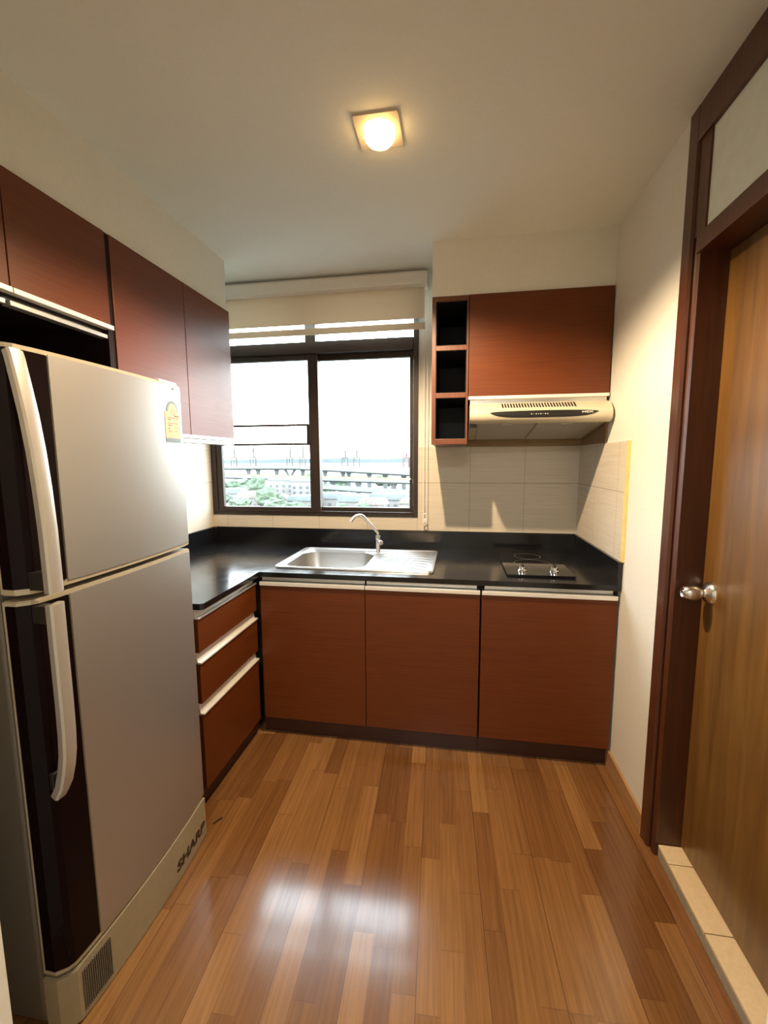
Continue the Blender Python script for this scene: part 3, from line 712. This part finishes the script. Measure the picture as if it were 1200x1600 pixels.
MB().box(XR+.003, XR+.030, Y0, 1.482, 2.044, 2.314).build('transom_panel', 'panel_white', dn, label='white panel above the door')
lf = MB().box(.784, .820, Y0+.002, Y1-.0015, .056, 1.988, .001).build('door_leaf', 'door_wood', dn, label='warm brown veneered leaf')
KX, KY, KZ = .784, 1.466, .968
MB().lathe([(.036, 0), (.035, -.003), (.028, -.011), (.015, -.016), (.0125, -.020), (.0125, -.026)], (KX, KY, KZ), axis=(1, 0, 0), n=32).build('rose', 'steel', lf, True)
kn = MB().lathe([(.0125, -.024), (.017, -.028), (.0235, -.040), (.0250, -.052), (.0225, -.064), (.0180, -.074), (.0150, -.077), (.0100, -.0745), (.0, -.0735)], (KX, KY, KZ), (1, 0, 0), 32).build('door_knob', 'steel', lf, True)
MB().lathe([(.0065, -.0730), (.0065, -.0780), (.0, -.0785)], (KX, KY, KZ), (1, 0, 0), 16).build('lock_button', 'chrome', kn, True)
ts = MB().box(.714, .86, Y0, Y1-.001, 0, .043).build('threshold', 'concrete', dn, label='raised grey door step')
for a, bb in ((1.4325, 1.506), (1.2175, 1.4295), (1.0025, 1.2145), (.7875, .9995), (.7005, .7845)):
    MB().box(.7125, .86, a, bb, .043, .052, .0008).build('step_tile', 'tile_step', ts, label='peach floor tile on the step')

# ------------------------------------------------------------------ scrap on the floor
sc_ = MB().prism([(-.902, 1.395), (-.897, 1.393), (-.895, 1.400), (-.880, 1.424), (-.884, 1.428), (-.893, 1.412), (-.899, 1.402)], 0, .003, 'Z').build('floor_scrap', 'rubber')
tag(sc_, 'tiny black sliver lying on the floor beside the refrigerator', 'debris')

# ------------------------------------------------------------------ city beyond the window
GZ = -24.0
struct('ground', MB().box(-3000, 3000, 4, 5000, GZ-1, GZ), 'ground', 'pale hazy city ground far below the window', 'ground')
def lump(cx, cy, h0, h1, wd, y, mat, name, lab):
    pts = []; n = 40
    for i in range(n+1):
        x = cx - wd/2 + wd*i/n; pts.append((x, GZ + h0 + (h1-h0) * (.5 + .5*noise.noise(Vector((i*.23, 3.1, 0)))) * math.sin(PI*i/n) ** .4))
    pts += [(cx+wd/2, GZ), (cx-wd/2, GZ)]
    mb = MB(); mb.prism(pts, y, y+250, 'Y'); return struct(name, mb, mat, lab, 'hills')
lump(-900, 0, 22, 44, 3000, 3300, 'hills', 'hills', 'low blue-green hills on the horizon')

def road(name, pts, wd, th, mat, lab, parapet=True, group=None):
    t = thing(name, pts[0], lab, 'road bridge', group)
    rings = []; pl_ = []; pr_2 = []
    for i, p in enumerate(pts):
        d_ = (Vector(pts[min(i+1, len(pts)-1)]) - Vector(pts[max(i-1, 0)])).normalized(); sd = Vector((-d_.y, d_.x, 0)).normalized(); p = Vector(p)
        rings.append([p - sd*wd/2, p + sd*wd/2, p + sd*wd/2 - Vector((0, 0, th*.4)), p + sd*wd*.25 - Vector((0, 0, th)), p - sd*wd*.25 - Vector((0, 0, th)), p - sd*wd/2 - Vector((0, 0, th*.4))])
        pl_.append([p - sd*wd/2 + sd*o_ + Vector((0, 0, z_)) for o_, z_ in ((0, 0), (.4, 0), (.4, 1.1), (0, 1.1))])
        pr_2.append([p + sd*wd/2 - sd*o_ + Vector((0, 0, z_)) for o_, z_ in ((0, 0), (.4, 0), (.4, 1.1), (0, 1.1))])
    MB().loops(rings).build('deck', mat, t)
    if parapet:
        MB().loops(pl_).build('parapet', mat, t); MB().loops(pr_2).build('parapet', mat, t)
    return t
def pier(t, p, th, kind='T'):
    x, y, z = p; zt = z - th
    mb = MB()
    if kind == 'Y':
        mb.loops([[(x-1.2, y-1, GZ), (x+1.2, y-1, GZ), (x+1.2, y+1, GZ), (x-1.2, y+1, GZ)], [(x-1.2, y-1, GZ+(zt-GZ)*.5)] + [(x+1.2, y-1, GZ+(zt-GZ)*.5), (x+1.2, y+1, GZ+(zt-GZ)*.5), (x-1.2, y+1, GZ+(zt-GZ)*.5)]])
        for sg in (-1, 1):
            mb.loops([[(x-1+sg*.2, y-1, GZ+(zt-GZ)*.5), (x+1+sg*.2, y-1, GZ+(zt-GZ)*.5), (x+1+sg*.2, y+1, GZ+(zt-GZ)*.5), (x-1+sg*.2, y+1, GZ+(zt-GZ)*.5)],
                      [(x-1+sg*5, y-1, zt), (x+1+sg*5, y-1, zt), (x+1+sg*5, y+1, zt), (x-1+sg*5, y+1, zt)]])
    else:
        mb.box(x-1.5, x+1.5, y-1.2, y+1.2, GZ, zt-1.5); mb.box(x-2.0, x+2.0, y-1.3, y+1.3, zt-1.5, zt)
    mb.build('pier', 'pier', t)
def line(us, v_of, y_of, n=16):
    out = []
    for i in range(n+1):
        u = us[0] + (us[1]-us[0]) * i / n; out.append(tuple(ray(u, v_of(u), y_of(u))))
    return out
# high viaduct, sweeping nearer to the right
va = lambda u: 730.5 + max(0, (u-470)/170) * 8.5
ya_ = lambda u: 420 - max(0, (u-470)/170) * 90
t1 = road('viaduct', line((300, 700), va, ya_), 16, 2.4, 'viaduct', 'long pale elevated highway highest across the window view')
for u, kd in ((388, 'T'), (403, 'T'), (432, 'T'), (453, 'Y'), (473, 'T'), (508, 'T'), (536, 'T'), (545, 'T'), (577, 'T'), (602, 'T'), (631, 'T')):
    p = ray(u, va(u), ya_(u)); pier(t1, p, 2.4, kd)
vb = lambda u: 744 + (u-350)/290 * 8
yb_ = lambda u: 330 - (u-350)/290 * 60
t2 = road('viaduct', line((300, 690), vb, yb_, 10), 11, 1.8, 'viaduct', 'lower elevated road with a yellow barrier running below the highest highway')
for u in (370, 425, 520, 560, 615): pier(t2, ray(u, vb(u), yb_(u)), 1.8)
q = [Vector(p) for p in line((300, 690), lambda u: vb(u)-.6, yb_, 10)]
rg = []
for p in q: rg.append([p + Vector((0, -5.2, .3)), p + Vector((0, -5.2, 1.8)), p + Vector((0, -4.9, 1.8)), p + Vector((0, -4.9, .3))])
MB().loops(rg).build('barrier', 'yellow_rail', t2)
t3 = road('viaduct', [tuple(ray(505, 761, 250)), tuple(ray(560, 765, 243)), tuple(ray(640, 770, 236)), tuple(ray(720, 776, 230))], 10, 1.5, 'viaduct', 'ramp curving down to the right under the highways')
for p in (ray(535, 763, 246), ray(600, 768, 239)): pier(t3, p, 1.5)
# port cranes on the skyline
def crane(u, y, vt, lab, red=False, group='port cranes on the skyline'):
    b0 = ray(u, 728, y); top = ray(u, vt, y); s_ = y / F_PX
    t = thing('port_crane', (b0.x, b0.y, GZ), lab, 'crane', group)
    mt = 'crane_red' if red else 'crane'; hw = 4.5*s_; zb = ray(u, 716, y).z
    mb = MB()
    for sg in (-1, 1):
        mb.box(b0.x+sg*hw-.9*s_, b0.x+sg*hw+.9*s_, y-8, y-6, GZ, zb); mb.box(b0.x+sg*hw*.6-.4*s_, b0.x+sg*hw*.6+.4*s_, y+6, y+8, GZ, zb)
    mb.build('leg_frame', mt, t)
    MB().box(b0.x-hw*1.25, b0.x+hw*1.25, y-8, y+8, zb, zb+2.2*s_).build('portal_beam', mt, t)
    MB().box(b0.x-1.3*s_, b0.x+1.3*s_, y-2, y+2, zb+2.2*s_, top.z).build('mast', mt, t)
    return t
for i, (u, vt, lab) in enumerate(((367, 700, 'leftmost port crane in the window view'), (397, 699, 'second port crane from the left, above the elevated highway'), (454, 698, 'third port crane from the left, just before the window centre post'), (474, 698, 'fourth port crane, right beside the window centre post'), (540, 703, 'left crane of the pair behind the right sash'), (558, 703, 'right crane of the pair behind the right sash'))):
    crane(u, 1500, vt, lab)
crane(635, 1400, 708, 'faint reddish crane at the right edge of the window view', True)
# houses
def house(u, v, y, wd, dp, ht, roof, lab, warm=False):
    p = ray(u, v, y); x = p.x
    t = thing('house', (x, y, GZ), lab, 'building', 'low houses below the window')
    mb = MB().box(x-wd/2, x+wd/2, y, y+dp, GZ, GZ+ht); mb.build('walls', 'house_wall', t)
    if roof: MB().prism([(x-wd/2-.6, GZ+ht), (x+wd/2+.6, GZ+ht), (x+wd/2-1, GZ+ht+roof), (x-wd/2+1, GZ+ht+roof)], y-.6, y+dp+.6, 'Y').build('roof', 'house_roof_b' if warm else 'house_roof', t)
    else: MB().box(x-wd/2-.3, x+wd/2+.3, y-.3, y+dp+.3, GZ+ht, GZ+ht+.7).build('roof', 'house_roof', t)
    nx = max(2, int(wd // 4)); nz = max(1, int(ht // 3.4)); wm = MB()
    for a in range(nx):
        for c_ in range(nz):
            wx = x - wd/2 + (a+.5)*wd/nx; wz = GZ + 1.2 + c_*3.2
            wm.box(wx-.8, wx+.8, y-.12, y+.05, wz, wz+1.5)
    wm.build('window_row', 'house_window', t)
for i, a in enumerate((
    (362, 775, 250, 14, 10, 5, 3, 'low house with grey roof at the far left of the window view', 0),
    (387, 785, 211, 12, 9, 6, 3, 'warm-roofed house second from the left below the highways', 1),
    (443, 765, 272, 22, 10, 12, 0, 'flat-roofed white block left of the window centre post', 0),
    (475, 760, 258, 17, 10, 12, 0, 'taller flat-roofed block touching the window centre post', 0),
    (470, 790, 208, 14, 10, 5, 2.5, 'grey-roofed house at the foot of the left sash near the centre post', 0),
    (515, 781, 221, 20, 8, 5, 3, 'wide grey-green roofed house just right of the centre post', 0),
    (548, 786, 206, 13, 10, 5, 3, 'small grey-roofed house in the middle of the right sash', 0),
    (580, 790, 193, 12, 10, 5, 2.5, 'warm-roofed house at the bottom middle of the right sash', 1),
    (612, 783, 218, 24, 8, 5, 3, 'long pale house at the right of the window view', 0),
    (640, 788, 200, 10, 10, 5, 2, 'small house at the bottom right corner of the window view', 1),
    (433, 790, 228, 10, 6, 4, 2, 'low shed roof among the trees in the left sash', 0))):
    house(*a[:7], a[7], bool(a[8]))
def tree(u, v, y, r, h, lab):
    p = ray(u, v, y); x = p.x
    t = thing('tree', (x, y, GZ), lab, 'tree', 'trees below the window')
    MB().lathe([(.5, 0), (.35, h*.6)], (x, y, GZ), n=8).build('trunk', 'trunk', t)
    mb = MB(); bmesh.ops.create_icosphere(mb.bm, subdivisions=4, radius=1.0)
    sd = random.random()*50
    for vv in mb.bm.verts:
        n_ = noise.fractal(vv.co*1.8 + Vector((sd, 0, 0)), 1.0, 2.0, 4); k_ = 1 + .38*n_
        vv.co = Vector((x + vv.co.x*r*k_, y + vv.co.y*r*k_, GZ + h*.62 + vv.co.z*h*.42*k_))
    mb.build('crown', 'leaf', t)
for a in ((338, 780, 215, 7, 9, 'leafy tree at the far left bottom of the window'), (375, 792, 195, 5, 7, 'round tree second from left at the window bottom'),
          (402, 775, 232, 5, 15, 'tallest tree in the left sash with a pointed crown'), (418, 782, 205, 5.5, 11, 'bushy tree just right of the tallest tree'), (430, 790, 195, 6, 7, 'low tree right of the bushy tree in the left sash'),
          (458, 792, 190, 5, 6, 'small tree near the centre post in the left sash'), (509, 768, 275, 5, 9, 'tree just right of the centre post under the highway'), (530, 757, 360, 7, 10, 'dark tree under the middle of the high highway'),
          (533, 790, 188, 3.2, 6, 'low tree at the bottom middle of the right sash'), (566, 790, 188, 3.2, 6, 'small tree right of the low tree in the right sash'), (600, 752, 380, 8, 11, 'tree behind the piers at the right'), (490, 748, 470, 9, 11, 'tree under the high highway left of the centre post'), (372, 762, 300, 10, 11, 'wide tree behind the leftmost houses')):
    tree(*a)
